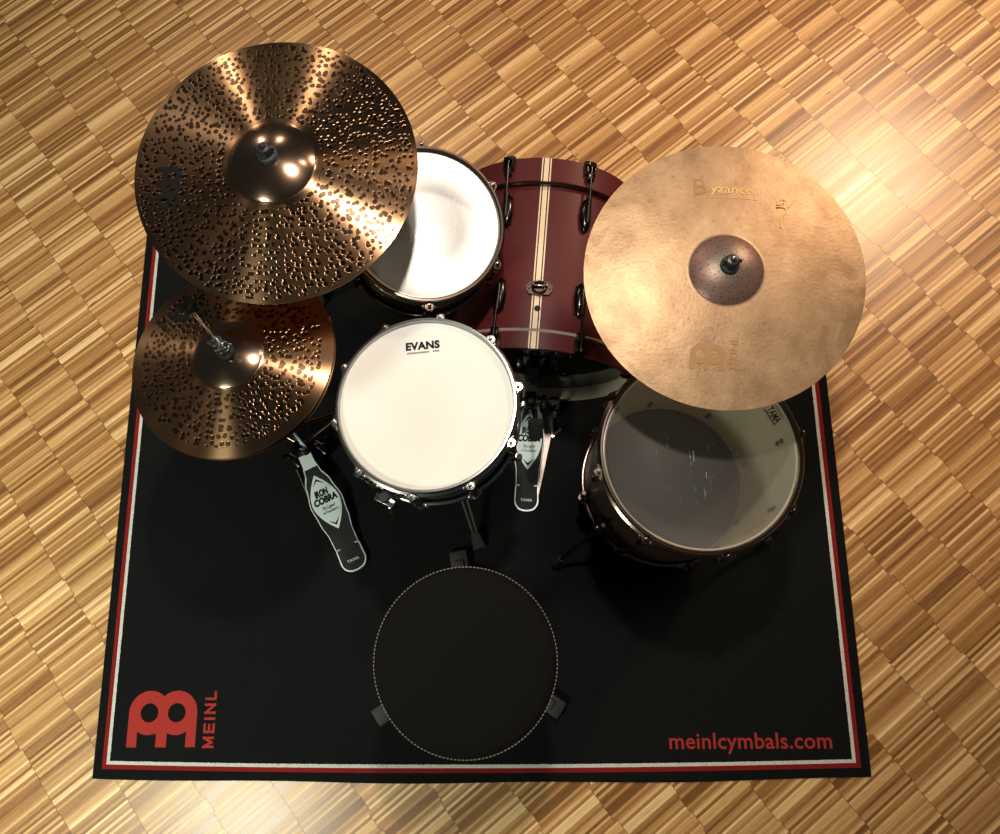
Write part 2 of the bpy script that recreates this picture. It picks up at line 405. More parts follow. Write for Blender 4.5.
mt['badge'] = plain('pale_badge_plate', (.56, .66, .68), .5, .1)
mt['white_ink'] = plain('white_ink', (.6, .6, .58), .5)
mt['gold_ink'] = plain('gold_ink', (.80, .47, .14), .5)
mt['brown_ink'] = plain('tan_ink', (.33, .175, .06), .5)
mt['brass'] = plain('brass', (.55, .42, .16), .3, 1)
mt['coated'] = coated()
mt['clear'] = film('clear_head', .22, .28, .26, (.90, .82, .74), .9)
mt['clear_tom'] = film('clear_small_head', .34, .34, .29, (.9, .85, .8), .6, .065)
mt['black_clear'] = film('clear_bass_head', .02, .85, .04, scratch=.0)
mt['dark_head'] = plain('smoky_bottom_head', (.055, .056, .058), .3)
MAR = (.074, .0115, .013)
mt['maroon'] = striped_maroon(MAR, .26)
mt['bronze_big'] = bronze('dark_hammered_bronze', (.40, .235, .13), (.022, .012, .008), 88, .26, .965, dark_band=(.088, .247))
mt['bronze_hat'] = bronze('hammered_hat_bronze', (.46, .26, .14), (.075, .038, .02), 88, .26, .965, dark_band=(.073, .171))
mt['bronze_bell'] = bronze('polished_bell_bronze', (.38, .25, .175), (0, 0, 0), 10, .19, .35, spots=False)
mt['sand'] = sand_bronze()
mt['raw_bell'] = raw_bell()
mt['piping'] = plain('dotted_piping', (.17, .14, .115), .7, .1, vary=.7, bscale=450)
mt['plate'] = plain('pink_steel_plate', (.30, .235, .21), .4, .8, vary=.15, bscale=40)

# ------------------------------------------------------------------ lettering
def text_mesh(s, size, mat, parent, name, M, bold=0.0, space=1.0, shear=0.0, ext=.0003, sx=1.0, zf=None, cut=0.0, width=None):
    cu = bpy.data.curves.new(name, 'FONT'); cu.body = s; cu.size = size; cu.align_x = 'CENTER'; cu.align_y = 'CENTER'
    cu.offset = bold * size; cu.space_character = space; cu.shear = shear; cu.extrude = ext; cu.resolution_u = 4
    o = bpy.data.objects.new(name, cu); C.objects.link(o)
    bpy.context.view_layer.update()
    me = bpy.data.meshes.new_from_object(o.evaluated_get(bpy.context.evaluated_depsgraph_get()))
    bpy.data.objects.remove(o); bpy.data.curves.remove(cu)
    if width: xs = [v.co.x for v in me.vertices]; sx = width / (max(xs) - min(xs))
    return finish_flat(me, mat, parent, name, M, sx, zf, cut)

def finish_flat(me, mat, parent, name, M, sx, zf, cut):
    bm = bmesh.new(); bm.from_mesh(me)
    for v in bm.verts: v.co.x *= sx
    if zf:
        bm.transform(M); zmid = M.translation.z
        for ax in (0, 1):
            lo = min(v.co[ax] for v in bm.verts); hi = max(v.co[ax] for v in bm.verts); k = lo + cut
            while k < hi:
                co = [0, 0, 0]; no = [0, 0, 0]; co[ax] = k; no[ax] = 1
                bmesh.ops.bisect_plane(bm, geom=bm.verts[:] + bm.edges[:] + bm.faces[:], plane_co=co, plane_no=no); k += cut
        for v in bm.verts: v.co.z = zf(v.co.x, v.co.y) + (.0008 if v.co.z > zmid else .0001)
        M = None
    bm.to_mesh(me); bm.free()
    me.materials.clear(); me.materials.append(mat)
    o = link(name, me, parent, M); o.name = name
    return o

def double_ring_logo(width, mat, parent, name, M, ext=.0003, zf=None, cut=.006):
    """two joined rings on three legs; drawn in units where the width is 360"""
    k = width / 360
    R, d = 108, 72
    arc = lambda cx, a0, a1, n=18: [(cx + R * math.cos(math.radians(a0 + (a1 - a0) * i / n)), R * math.sin(math.radians(a0 + (a1 - a0) * i / n))) for i in range(n + 1)]
    out = [(-180, -167)] + arc(-d, 180, 48.2) + arc(d, 131.8, 0)[1:] + [(180, -167), (128, -167)] + arc(d, -58, -114) + [(28, -167), (-28, -167)] + arc(-d, -66, -122) + [(-128, -167)]
    cu = bpy.data.curves.new(name, 'CURVE'); cu.dimensions = '2D'; cu.fill_mode = 'BOTH'; cu.extrude = ext
    def spline(pts):
        sp = cu.splines.new('POLY'); sp.points.add(len(pts) - 1); sp.use_cyclic_u = True
        for p, (x, y) in zip(sp.points, pts): p.co = (x * k, y * k, 0, 1)
    spline(out)
    for cx in (-d, d): spline([(cx + 47 * math.cos(-2 * PI * i / 24), 47 * math.sin(-2 * PI * i / 24)) for i in range(24)])
    o = bpy.data.objects.new(name, cu); C.objects.link(o); bpy.context.view_layer.update()
    me = bpy.data.meshes.new_from_object(o.evaluated_get(bpy.context.evaluated_depsgraph_get()))
    bpy.data.objects.remove(o); bpy.data.curves.remove(cu)
    return finish_flat(me, mat, parent, name, M, 1, zf, cut)

# ------------------------------------------------------------------ floor and rug
fl = MB(); fl.box((0, 1, -.02), (9, 9, .04)); f = fl.build('floor', mt['floor']); f['kind'] = 'structure'

rug = thing('drum_rug', 'black rug with red and white border line under the whole drum kit', 'rug', T(0, 0, 0))
rb = MB()
nx, ny = 80, 64
def rug_xy(i, j):
    x = -1 + 2 * i / nx; y = 1.6 * j / ny
    y -= .012 * (1 - x * x) * (1 - y / 1.6)            # front edge bows out a little
    return x, y + .002 * math.sin(9 * x) * (1 - y / 1.6)
top = [[rb.bm.verts.new((*rug_xy(i, j), .0055 if 0 < i < nx and 0 < j < ny else .0035)) for i in range(nx + 1)] for j in range(ny + 1)]
for j in range(ny):
    for i in range(nx):
        fc = rb.bm.faces.new((top[j][i], top[j][i + 1], top[j + 1][i + 1], top[j + 1][i])); fc.smooth = True
bor = [top[0][i] for i in range(nx)] + [top[j][nx] for j in range(ny)] + [top[ny][nx - i] for i in range(nx)] + [top[ny - j][0] for j in range(ny)]
low = [rb.bm.verts.new((v.co.x, v.co.y, .0)) for v in bor]
for k in range(len(bor)):
    rb.bm.faces.new((bor[k], low[k], low[(k + 1) % len(bor)], bor[(k + 1) % len(bor)]))
rb.build('pile', mt['rug'], rug)
double_ring_logo(.184, mt['red_yarn'], rug, 'emblem', T(-.8235, .161, .0062), ext=.0006)
def block_word(word, h, w, gap, t, mat, parent, M):
    """wide block capitals built from strokes, centred on M"""
    strokes = {'M': [((0, 0), (0, 1)), ((1, 0), (1, 1)), ((0, 1), (.5, .12)), ((1, 1), (.5, .12))],
               'E': [((0, 0), (0, 1)), ((0, 0), (1, 0)), ((0, .5), (.92, .5)), ((0, 1), (1, 1))],
               'I': [((0, 0), (0, 1))], 'N': [((0, 0), (0, 1)), ((1, 0), (1, 1)), ((0, 1), (1, 0))], 'L': [((0, 0), (0, 1)), ((0, 0), (1, 0))]}
    wid = {'M': 1.15, 'E': .95, 'I': 0, 'N': 1.05, 'L': .85}
    total = sum(wid[c] * w + t for c in word) + gap * (len(word) - 1); x = -total / 2; mb = MB()
    for c in word:
        cw = wid[c] * w
        for q_, ((ax_, ay), (bx_, by_)) in enumerate(strokes[c]):
            a = V((x + t / 2 + ax_ * cw, -h / 2 + t / 2 + ay * (h - t), 0)); b = V((x + t / 2 + bx_ * cw, -h / 2 + t / 2 + by_ * (h - t), 0))
            d = (b - a).normalized() * t / 2; n_ = V((-d.y, d.x, 0))
            mb.prism([((p_).x, (p_).y) for p_ in (a - d - n_, b + d - n_, b + d + n_, a - d + n_)], -.0001 * q_, .0006 + .0002 * q_)
        x += cw + t + gap
    return mb.build('lettering', mat, parent, M)
block_word('MEINL', .030, .0190, .0085, .0062, mt['red_yarn'], rug, T(-.697, .144, .0058) @ RZ(PI / 2))
text_mesh('meinlcymbals.com', .054, mt['red_yarn'], rug, 'lettering', T(.706, .085, .0062), bold=.012, space=1.04, ext=.0006, width=.408)

# ------------------------------------------------------------------ cymbals
def cym_profile(R, rb_, bell_h, drop):
    """height of the top surface over the rim plane, against radius"""
    def z(r):
        if r <= rb_:
            t = r / rb_
            return drop + bell_h * (1 - t ** 2.3) ** .9 if t < 1 else drop
        t = (r - rb_) / (R - rb_)
        return drop * (1 - t ** 1.25)
    return z

def cymbal(name, label, M, R, rb_, bell_h, drop, mats, flip=False, group=None):
    t = thing(name, label, 'cymbal', M, group)
    z = cym_profile(R, rb_, bell_h, drop)
    rs = [.006 + (rb_ - .006) * (k / 22) ** .9 for k in range(22)] + [rb_ + (R - rb_) * k / 40 for k in range(41)]
    th = .0013; s = -1 if flip else 1
    prof = [(r, s * z(r)) for r in rs] + [(R - .0003, s * -.0006)] + [(r, s * (z(r) - th)) for r in reversed(rs)]
    mats_i = [1 if (rs[min(k, len(rs) - 1)] < rb_ - 1e-4 and k < 22) else 0 for k in range(len(prof) - 1)]
    mb = MB(); mb.lathe(prof, 192, mats=mats_i + [0], closed=True)
    mb.build('bow', mats, t, ang=70)
    return t, z

crash, zc = cymbal('crash_cymbal', 'large dark hammered bronze cymbal with black logo, at the upper left of the kit',
    TR(-.281, 1.219, .86, 0, .03, -.035), .254, .077, .024, .020, [mt['bronze_big'], mt['bronze_bell']])
ride, zr = cymbal('ride_cymbal', 'matte sandy gold ride cymbal with purple brown bell, over the floor tom',
    TR(.533, 1.053, .72, 0, 0, -.035), .262, .069, .022, .020, [mt['sand'], mt['raw_bell']])
HB, HT = V((-.462, .86, 0)), V((-.379, .898, .76)); HA = (HT - HB).normalized()      # hi-hat axis, leaning a little
hat, zh = cymbal('hi_hat_cymbal', 'upper cymbal of the hammered bronze hi-hat pair, with black logo and chrome clutch on top',
    TR(-.379, .898, .762, 0, -.05, .10), .190, .066, .017, .014, [mt['bronze_hat'], mt['bronze_bell']])
hat2, zh2 = cymbal('hi_hat_cymbal', 'lower cymbal of the bronze hi-hat pair, only its rim showing under the upper one',
    TR(-.378, .897, .752, 0, -.048, .095), .190, .066, .017, .012, [mt['bronze_hat'], mt['bronze_bell']], flip=True)
def rz_(zfun): return lambda x, y: zfun(math.hypot(x, y))
double_ring_logo(.060, mt['ink'], crash, 'emblem', T(-.182, -.028, .001) @ RZ(math.radians(-92)), zf=rz_(zc))
text_mesh('MEINL', .019, mt['ink'], crash, 'lettering', T(-.176, -.073, .001) @ RZ(0), bold=.01, sx=1.15, zf=rz_(zc), cut=.008)
double_ring_logo(.052, mt['ink'], hat, 'emblem', T(-.100, .098, .001) @ RZ(math.radians(-128)), zf=rz_(zh))
text_mesh('MEINL', .015, mt['ink'], hat, 'lettering', T(-.138, .066, .001) @ RZ(math.radians(-38)), bold=.01, sx=1.1, zf=rz_(zh), cut=.008)
double_ring_logo(.062, mt['brown_ink'], ride, 'emblem', T(-.043, -.158, .001) @ RZ(math.radians(-6)), zf=rz_(zr))
text_mesh('MEINL', .018, mt['brown_ink'], ride, 'lettering', T(.005, -.158, .001) @ RZ(math.radians(82)), bold=.008, sx=1.2, zf=rz_(zr), cut=.008)
text_mesh('B', .050, mt['brown_ink'], ride, 'lettering', T(-.036, .172, .001), bold=-.012, zf=rz_(zr), cut=.008)
text_mesh('yzance', .026, mt['gold_ink'], ride, 'lettering', T(.024, .164, .001) @ RZ(math.radians(-5)), bold=-.006, sx=1.15, zf=rz_(zr), cut=.008)
us = MB(); us.tube([(-.045 + .115 * k / 12, .150 - .010 * (k / 12) ** 2, zr(math.hypot(-.045 + .115 * k / 12, .150 - .01 * (k / 12) ** 2)) + .0003) for k in range(13)], .0006, 6)
us.build('underline', mt['gold_ink'], ride)
def squig(pts, w, mat, parent, name, zf):
    mb = MB(); P = [V((x, y, zf(x, y) + .0004)) for x, y in pts]; mb.tube(P, w, 6); return mb.build(name, mat, parent)
sx0, sy0 = .112, .112
sg = [(.012, .026), (.006, .030), (-.002, .026), (-.006, .018), (0, .018), (.008, .024), (.006, .014), (-.007, .012), (.004, .013), (.011, .009), (.009, .0), (.001, -.006), (-.002, -.016), (-.004, -.030)]
squig([(sx0 + x, sy0 + y) for x, y in sg], .0017, mt['gold_ink'], ride, 'signature', rz_(zr))
squig([(sx0 + .016, sy0 + .012), (sx0 + .019, sy0 + .018), (sx0 + .023, sy0 + .021)], .0015, mt['gold_ink'], ride, 'signature', rz_(zr))

# ------------------------------------------------------------------ drums
def rod_mesh(length, mat_):
    mb = MB()
    mb.cone((0, 0, 0), (0, 0, -length), .003, .003, 8)
    mb.cone((0, 0, -.001), (0, 0, .003), .0062, .0062, 14)          # washer
    mb.box((0, 0, .0075), (.0062, .0062, .009), bev=.001)
    me = mb.build('tension_rod', mat_).data
    ob = bpy.data.objects[-1] if False else None
    return me

def lug_mesh(mat_, L=.036):
    mb = MB()
    mb.ball((0, 0, 0), 1, .011, .009, L * .62)
    mb.cone((.004, 0, -L * .5), (.004, 0, L * .62), .0055, .005, 12)
    return mb.build('lug', mat_).data

def grab(me):
    for o in list(bpy.data.objects):
        if o.data is me: bpy.data.objects.remove(o)
    return me

def hoop(R, z, mat_, parent, ears, a0, up=1, diecast=False, name='hoop'):
    """rim band with an ear for every rod; up=1 for the batter side"""
    w = .010
    mb = MB()
    prof = [(R + .001, .009), (R + .003, .0115), (R + .0065, .0115), (R + .0080, .009), (R + .0080, -.002), (R + w + .003, -.005), (R + w + .003, -.016), (R + w, -.018), (R + .006, -.018), (R + .005, -.006), (R + .001, -.004)]
    mb.lathe([(r, z + up * q) for r, q in prof], 128, closed=True)
    for k in range(ears):
        a = a0 + 2 * PI * k / ears
        c = V(((R + w + .004) * math.cos(a), (R + w + .004) * math.sin(a), z - up * .008))
        mb.cone(c + V((0, 0, -.008)), c + V((0, 0, .006)), .0105, .0090, 16)
        for d in (-.06, .06):
            q = V(((R + w) * math.cos(a + d), (R + w) * math.sin(a + d), z - up * .0105))
            mb.ball(q, .008, 1, 1, .9)
    return mb.build(name, mat_, parent)

def drum(t, R, depth, n_lug, a0, shell_m, inner_m, hoop_m, head_m, bottom_m, lug_m, rod_m, inside=True, z0=0.0, shell_r=.0):
    """z0..z0+depth is the distance between the two heads; parts are children of t"""
    zt = z0 + depth
    Rs = R + .002
    mb = MB()
    mb.lathe([(Rs, z0 + .004), (Rs, zt - .004), (Rs - .003, zt - .0012), (Rs - .007, zt - .004), (Rs - .007, z0 + .004), (Rs - .003, z0 + .0012)], 128,
             mats=[0, 0, 1, 1, 1, 1], closed=True)
    mb.build('shell', [shell_m, inner_m], t)
    h = MB(); h.lathe([(0, zt), (R * .5, zt), (R - .003, zt), (R - .0015, zt + .0004), (R + .0045, zt - .0015), (R + .0045, zt - .006)], 96)
    h.build('drum_head', head_m, t)
    h = MB(); h.lathe([(0, z0), (R * .5, z0), (R - .002, z0), (R + .0045, z0 + .002), (R + .0045, z0 + .006)], 96)
    h.build('drum_head', bottom_m, t)
    hoop(R, zt, hoop_m, t, n_lug, a0, 1)
    hoop(R, z0, hoop_m, t, n_lug, a0, -1)
    L = min(.05, depth * .22)
    lm = grab(lug_mesh(lug_m)); rm = grab(rod_mesh(L + .016, rod_m))
    screws = None
    if inside:
        mb = MB()
        for dz in (-.012, .012): mb.cone((0, 0, dz), (-.004, 0, dz), .006, .0045, 10)
        screws = grab(mb.build('lug_screws', mt['nickel_dark']).data)
    rr = R + .014
    for k in range(n_lug):
        a = a0 + 2 * PI * k / n_lug
        for zz, s in ((zt, 1), (z0, -1)):
            M = RZ(a) @ T(R + .012, 0, zz - s * (L + .018))
            lg = link('lug', lm, t, M)
            if screws: link('screws', screws, lg, T(-.0185, 0, 0))
            link('tension_rod', rm, t, RZ(a) @ T(rr, 0, zz - s * .001) @ (RX(PI) if s < 0 else Matrix.Identity(4)))

# snare
SN = TR(-.044, .843, .60, 0, -.002, .041)
snare = thing('snare_drum', 'snare drum with white coated head and chrome rim, in the middle of the kit', 'drum', SN @ T(0, 0, -.145))
drum(snare, .1745, .14, 10, math.radians(10), mt['chrome'], mt['chrome'], mt['chrome'], mt['coated'], mt['dark_head'], mt['chrome'], mt['steel'], inside=False, z0=.005)
mt['chrome'].name = 'chrome'
text_mesh('EVANS', .0225, mt['ink'], snare, 'lettering', T(-.010, .124, .1457) @ RZ(math.radians(4)), bold=.045, space=1.06, sx=1.0)
b1 = MB(); b1.box((0, 0, 0), (.046, .0036, .0002)); b1.build('printed_bar', mt['grey_ink'], snare, T(-.019, .1095, .1456) @ RZ(math.radians(4)))
b2 = MB()
for k in range(4): b2.box((.0035 * k, 0, 0), (.0022, .0032, .0002))
b2.build('printed_mark', mt['ink'], snare, T(.013, .112, .1456) @ RZ(math.radians(4)))
# throw-off on the shell
ts = MB()
ts.box((.194, 0, .085), (.018, .030, .060), bev=.003); ts.box((.207, 0, .112), (.016, .044, .014), bev=.003)
ts.box((.206, .018, .095), (.012, .008, .030), bev=.002); ts.box((.206, -.018, .095), (.012, .008, .030), bev=.002)
ts.cone((.214, .012, .104), (.222, .014, .07), .004, .005)
th_ = ts.build('strainer', mt['chrome'], snare, RZ(math.radians(246)))
kb = MB(); kb.cone((.204, 0, .116), (.204, 0, .137), .010, .009, 20); kb.torus(.0095, .0012, .128, 20, 6, T(.204, 0, 0)); kb.build('knob', mt['black'], th_)
bt = MB(); bt.box((.190, 0, .075), (.012, .030, .045), bev=.003); bt.build('butt_plate', mt['chrome'], snare, RZ(math.radians(66)))
sw = MB()
for k in range(9): sw.box((0, -.016 + .004 * k, .0025), (.30, .0014, .0012))
sw.build('snare_wires', mt['steel'], snare, RZ(math.radians(66)))

# rack tom
TM = TR(-.041, 1.203, .662, 0, .205, -.165)
tom = thing('rack_tom', 'small dark rack tom with clear head glaring white, between hammered cymbal and bass drum', 'drum', TM @ T(0, 0, -.15))
drum(tom, .1520, .15, 6, math.radians(-87), mt['walnut'], mt['maple'], mt['nickel'], mt['clear_tom'], mt['dark_head'], mt['nickel'], mt['nickel'])
vt = MB(); vt.torus(.006, .0022, 0, 24, 8, RY(PI / 2)); vt.cone((-.002, 0, 0), (.0015, 0, 0), .0055, .0055, 16); vt.build('air_vent', mt['chrome'], tom, RZ(math.radians(-104)) @ T(.155, 0, .105))
bd = MB(); bd.box((0, 0, 0), (.004, .034, .024), bev=.002); bd.build('shell_badge', mt['silver'], tom, RZ(math.radians(-128)) @ T(.155, 0, .09))
br = MB(); br.box((.162, 0, .075), (.016, .045, .06), bev=.003); br.cone((.165, 0, .075), (.200, 0, .075), .014, .012); br.build('mount_bracket', mt['nickel'], tom, RZ(math.radians(118)))

# floor tom
FT = TR(.511, .745, .53, 0, .03, .035)
ft = thing('floor_tom', 'large dark brown floor tom with scratched clear head, standing under the sandy ride cymbal', 'drum', FT @ T(0, 0, -.38))
drum(ft, .1990, .38, 8, math.radians(-80), mt['walnut'], mt['maple'], mt['nickel'], mt['clear'], mt['dark_head'], mt['nickel'], mt['nickel'])
text_mesh('TAMA', .022, mt['ink'], ft, 'lettering', T(.157, .077, .3806) @ RZ(math.radians(-62)), bold=.03, width=.036)
fr = MB(); fr.box((0, -.021, 0), (.075, .0045, .0002)); fr.box((0, -.0275, 0), (.075, .001, .0002)); fr.box((-.0375, -.024, 0), (.001, .0075, .0002)); fr.box((.0375, -.024, 0), (.001, .0075, .0002))
fr.build('printed_bar', mt['ink'], ft, T(.158, .078, .3806) @ RZ(math.radians(-62)) @ Matrix.Scale(.52, 4))
fb = MB(); fb.box((0, 0, 0), (.004, .052, .022), bev=.0015); fb.build('shell_badge', mt['silver'], ft, RZ(math.radians(-128)) @ T(.2025, 0, .345))
for ang in (215, 335, 95):
    br = MB(); br.box((.210, 0, .12), (.018, .040, .062), bev=.003); br.box((.226, 0, .12), (.018, .022, .050), bev=.003)
    br.cone((.226, .01, .135), (.226, .034, .135), .005, .004); br.box((.226, .036, .135), (.006, .006, .026), bev=.002)
    b_ = br.build('leg_bracket', mt['nickel_dark'], ft, RZ(math.radians(ang)))
    lg = MB(); lg.tube([(.228, 0, .24), (.228, 0, .10), (.230, 0, .055), (.242, 0, .015), (.262, 0, -.022), (.325, 0, -.118)], .0047, 12)
    l_ = lg.build('leg', mt['nickel'], ft, RZ(math.radians(ang)))
    rf = MB(); rf.cone((.316, 0, -.104), (.330, 0, -.1285), .009, .012, 20); rf.cone((.330, 0, -.1285), (.334, 0, -.136), .012, .010, 20)
    rf.build('rubber_foot', mt['rubber'], l_)

# bass drum: axis along local y
bass = thing('bass_drum', 'dark red bass drum with cream centre stripe, lying behind the snare', 'drum', T(.195, 1.2165, 0) @ RZ(math.radians(-5.4)))
CZ, RBS = .258, .230
B = T(0, 0, CZ) @ RX(-PI / 2)             # drum z -> +y ; drum -y -> up
y0, y1 = -.2315, .2315                       # batter hoop edge, front hoop edge
sb = MB(); Rb = RBS
sb.lathe([(Rb, y0 + .040), (Rb, y1 - .045), (Rb - .003, y1 - .043), (Rb - .008, y1 - .045), (Rb - .008, y0 + .040), (Rb - .003, y0 + .038)], 144, B, mats=[0, 0, 1, 1, 1, 1], closed=True)
sb.build('shell', [mt['maroon'], mt['maple']], bass)
def wood_hoop(ya, yb, name='hoop'):
    mb = MB(); r0, r1 = Rb + .002, Rb + .0115
    mb.lathe([(r1 - .001, ya), (r1, ya + .001), (r1, yb - .001), (r1 - .001, yb), (r0, yb), (r0, ya)], 144, B, mats=[0, 0, 0, 0, 1, 0], closed=True)
    return mb.build(name, [mt['maroon'], mt['maple']], bass)
wood_hoop(y0, y0 + .040); wood_hoop(y1 - .060, y1)
for yy, s in ((y0 + .040, 1), (y1 - .060, -1)):
    mb = MB(); mb.lathe([(Rb + .0005, yy - .004 * s), (Rb + .010, yy - .001 * s), (Rb + .0125, yy + .003 * s), (Rb + .010, yy + .007 * s), (Rb + .0005, yy + .007 * s)], 144, B, closed=True)
    mb.build('head_rim', mt['satin'] if s > 0 else mt['nickel'], bass)
hd = MB(); hd.lathe([(0, y0 + .037), (Rb * .5, y0 + .037), (Rb + .001, y0 + .037)], 96, B); hd.build('drum_head', mt['black_clear'], bass)
hd = MB(); hd.lathe([(0, y1 - .044), (Rb * .5, y1 - .044), (Rb + .001, y1 - .044)], 96, B); hd.build('drum_head', mt['dark_head'], bass)
# claw, rod and lug meshes, built for the top of the drum (x=0), z up
def bass_pt_mesh():
    out = {}
    for key, s, ye in (('b', 1, y0), ('f', -1, y1)):
        cl = MB(); hw = .0075
        e = Rb + .0115
        cl.box((0, ye + s * .014, e + .004), (.027, .034, .007), bev=.002)                # over the hoop
        cl.box((0, ye - s * .002, e - .006), (.027, .005, .022), bev=.0015)               # lip down the face
        cl.box((0, ye + s * .036, e + .007), (.018, .022, .012), bev=.003); cl.box((0, ye + s * .006, e + .010), (.024, .012, .010), bev=.002)
        for dx in (-.0105, .0105): cl.box((dx, ye + s * .016, e + .009), (.004, .034, .006), bev=.0015)
        out['claw' + key] = grab(cl.build('claw', mt['nickel_dark']).data)
        rd = MB(); rd.cone((0, ye + s * .008, e + .0125), (0, ye + s * .118, e + .0085), .0032, .0032, 10)
        rd.cone((0, ye + s * .002, e + .0128), (0, ye + s * .010, e + .0125), .0055, .0055, 8)
        out['rod' + key] = grab(rd.build('tension_rod', mt['nickel_dark']).data)
        lu = MB(); lu.ball((0, ye + s * .128, Rb + .006), 1, .0145, .042, .013); lu.cone((0, ye + s * .088, Rb + .0195), (0, ye + s * .150, Rb + .0160), .007, .006, 14)
        lu.box((0, ye + s * .128, Rb + .003), (.022, .070, .008), bev=.003)
        out['lug' + key] = grab(lu.build('lug', mt['nickel_dark']).data)
    return out
bp_ = bass_pt_mesh()
for k in range(8):
    a = math.radians(22.5 + 45 * k + 1.8)
    M = T(0, 0, CZ) @ RY(a)
    for key in 'bf':
        for nm, base in (('claw', 'claw'), ('rod', 'tension_rod'), ('lug', 'lug')):
            link(base, bp_[nm + key], bass, M)
mp = MB()
mp.prism([(-.024, -.004), (-.018, -.012), (-.008, -.0125), (.008, -.0125), (.018, -.012), (.024, -.004), (.024, .004), (.018, .012), (.008, .0125), (-.008, .0125), (-.018, .012), (-.024, .004)], 0, .007)
mp.torus(.011, .003, .008, 28, 8); mp.box((0, .002, .012), (.030, .006, .008), bev=.002)
mp.cone((-.019, 0, .006), (-.019, 0, .010), .003, .003, 8); mp.cone((.019, 0, .006), (.019, 0, .010), .003, .003, 8)
mp.build('mount_plate', mt['nickel'], bass, T(.004, -.088, CZ + Rb - .001) @ Matrix.Scale(1.22, 4))
vh = MB(); vh.torus(.0056, .0014, .001, 20, 8); vh.cone((0, 0, -.001), (0, 0, .0012), .0052, .0052, 16); vh.build('air_vent', mt['felt'], bass, T(.003, -.134, CZ + Rb))
for s in (-1, 1):
    sp_ = MB(); sp_.box((s * (Rb * .90 + .012), .10, CZ - .10), (.03, .05, .05), bev=.004)
    sp_.tube([(s * (Rb * .90 + .02), .10, CZ - .10), (s * (Rb + .06), .14, .024)], .006)
    s_ = sp_.build('spur', mt['nickel'], bass)
    rf = MB(); rf.cone((s * (Rb + .055), .1355, .036), (s * (Rb + .063), .1425, .0065), .008, .011); rf.build('rubber_foot', mt['rubber'], s_)

# ------------------------------------------------------------------ pedals
def lerp_outline(tab, y):
    for (ya, wa), (yb, wb) in zip(tab, tab[1:]):
        if ya <= y <= yb:
            t = (y - ya) / (yb - ya); t = t * t * (3 - 2 * t); return wa + (wb - wa) * t
    return tab[-1][1]
def outline(tab, n=36, inset=0.0):
    ya, yb = tab[0][0] + inset, tab[-1][0] - inset
    ys = [ya + (yb - ya) * k / n for k in range(n + 1)]
    R_ = [(lerp_outline(tab, y) - inset, y) for y in ys]
    return R_ + [(-x, y) for x, y in reversed(R_)]
BOARD = [(0, .0335), (.035, .0345), (.085, .0425), (.133, .0465), (.185, .0370), (.228, .0225), (.250, .0185), (.276, .0180)]
def footboard(parent, slope, z0, k=1.0):
    """pivots at the hinge with the heel plate, local y forward"""
    o = -.011 if k < 1 else 0.0
    M = T(0, .072, z0) @ RX(slope)
    tab = [(y, w * k) for y, w in BOARD]
    mb = MB(); mb.mat(0).prism(outline(tab), 0, .005)
    mb.mat(1).prism(outline([(0, .0325 * k), (.035, .0335 * k), (.085, .0410 * k), (.133, .0450 * k), (.185, .0350 * k), (.222, .0215 * k), (.236, .0200 * k)], inset=.001), .003, .0062)
    mb.mat(1).box((0, -.006, .0040), (.042 * k, .020, .0045))
    fb_ = mb.build('footboard', [mt['silver'], mt['board']], parent, M)
    def lens(hw, c, h, z0_, z1_, mat_, name, cut_=1.0):
        P = [(hw * (1 - abs(t) ** 1.8), c + h * t) for t in [cut_ * (-1 + 2 * i / 24) for i in range(25)]]
        if cut_ < 1:
            e = h * cut_ + (1 - cut_ ** 1.8) * hw * .75
            P = [(0, c - e)] + P + [(0, c + e)]
        else: P[0] = (0, c - h); P[-1] = (0, c + h)
        mb = MB(); mb.prism(P + [(-x, y) for x, y in reversed(P[1:-1])], z0_, z1_); return mb.build(name, mat_, fb_)
    lens(.0395 * k, .133 + o, .080, .0060, .0070, mt['silver'], 'badge_rim')
    lens(.0372 * k, .133 + o, .069, .0065, .0076, mt['ink'], 'badge_line')
    lens(.0372 * k, .133 + o, .069, .0070, .0082, mt['badge'], 'badge', .72)
    text_mesh('IRON', .0245, mt['ink'], fb_, 'lettering', T(-.003, .160 + o, .0086), bold=.06, shear=.22, width=.040 * k)
    text_mesh('COBRA', .0245, mt['ink'], fb_, 'lettering', T(0, .139 + o, .0086), bold=.06, shear=.18, width=.067 * k)
    text_mesh('The Legend', .0130, mt['ink'], fb_, 'lettering', T(0, .118 + o, .0086), bold=.006, shear=.5, width=.037 * k)
    text_mesh('in Foundation', .0115, mt['ink'], fb_, 'lettering', T(.001, .106 + o, .0086), bold=.006, shear=.5, width=.044 * k)
    ch = MB()
    for s in (-1, 1): ch.box((s * .0125 * k, .044, .0064), (.0022, .034, .0006), RZ(-s * .72).to_3x3())
    ch.build('chevron', mt['felt'], fb_)
    return fb_, M
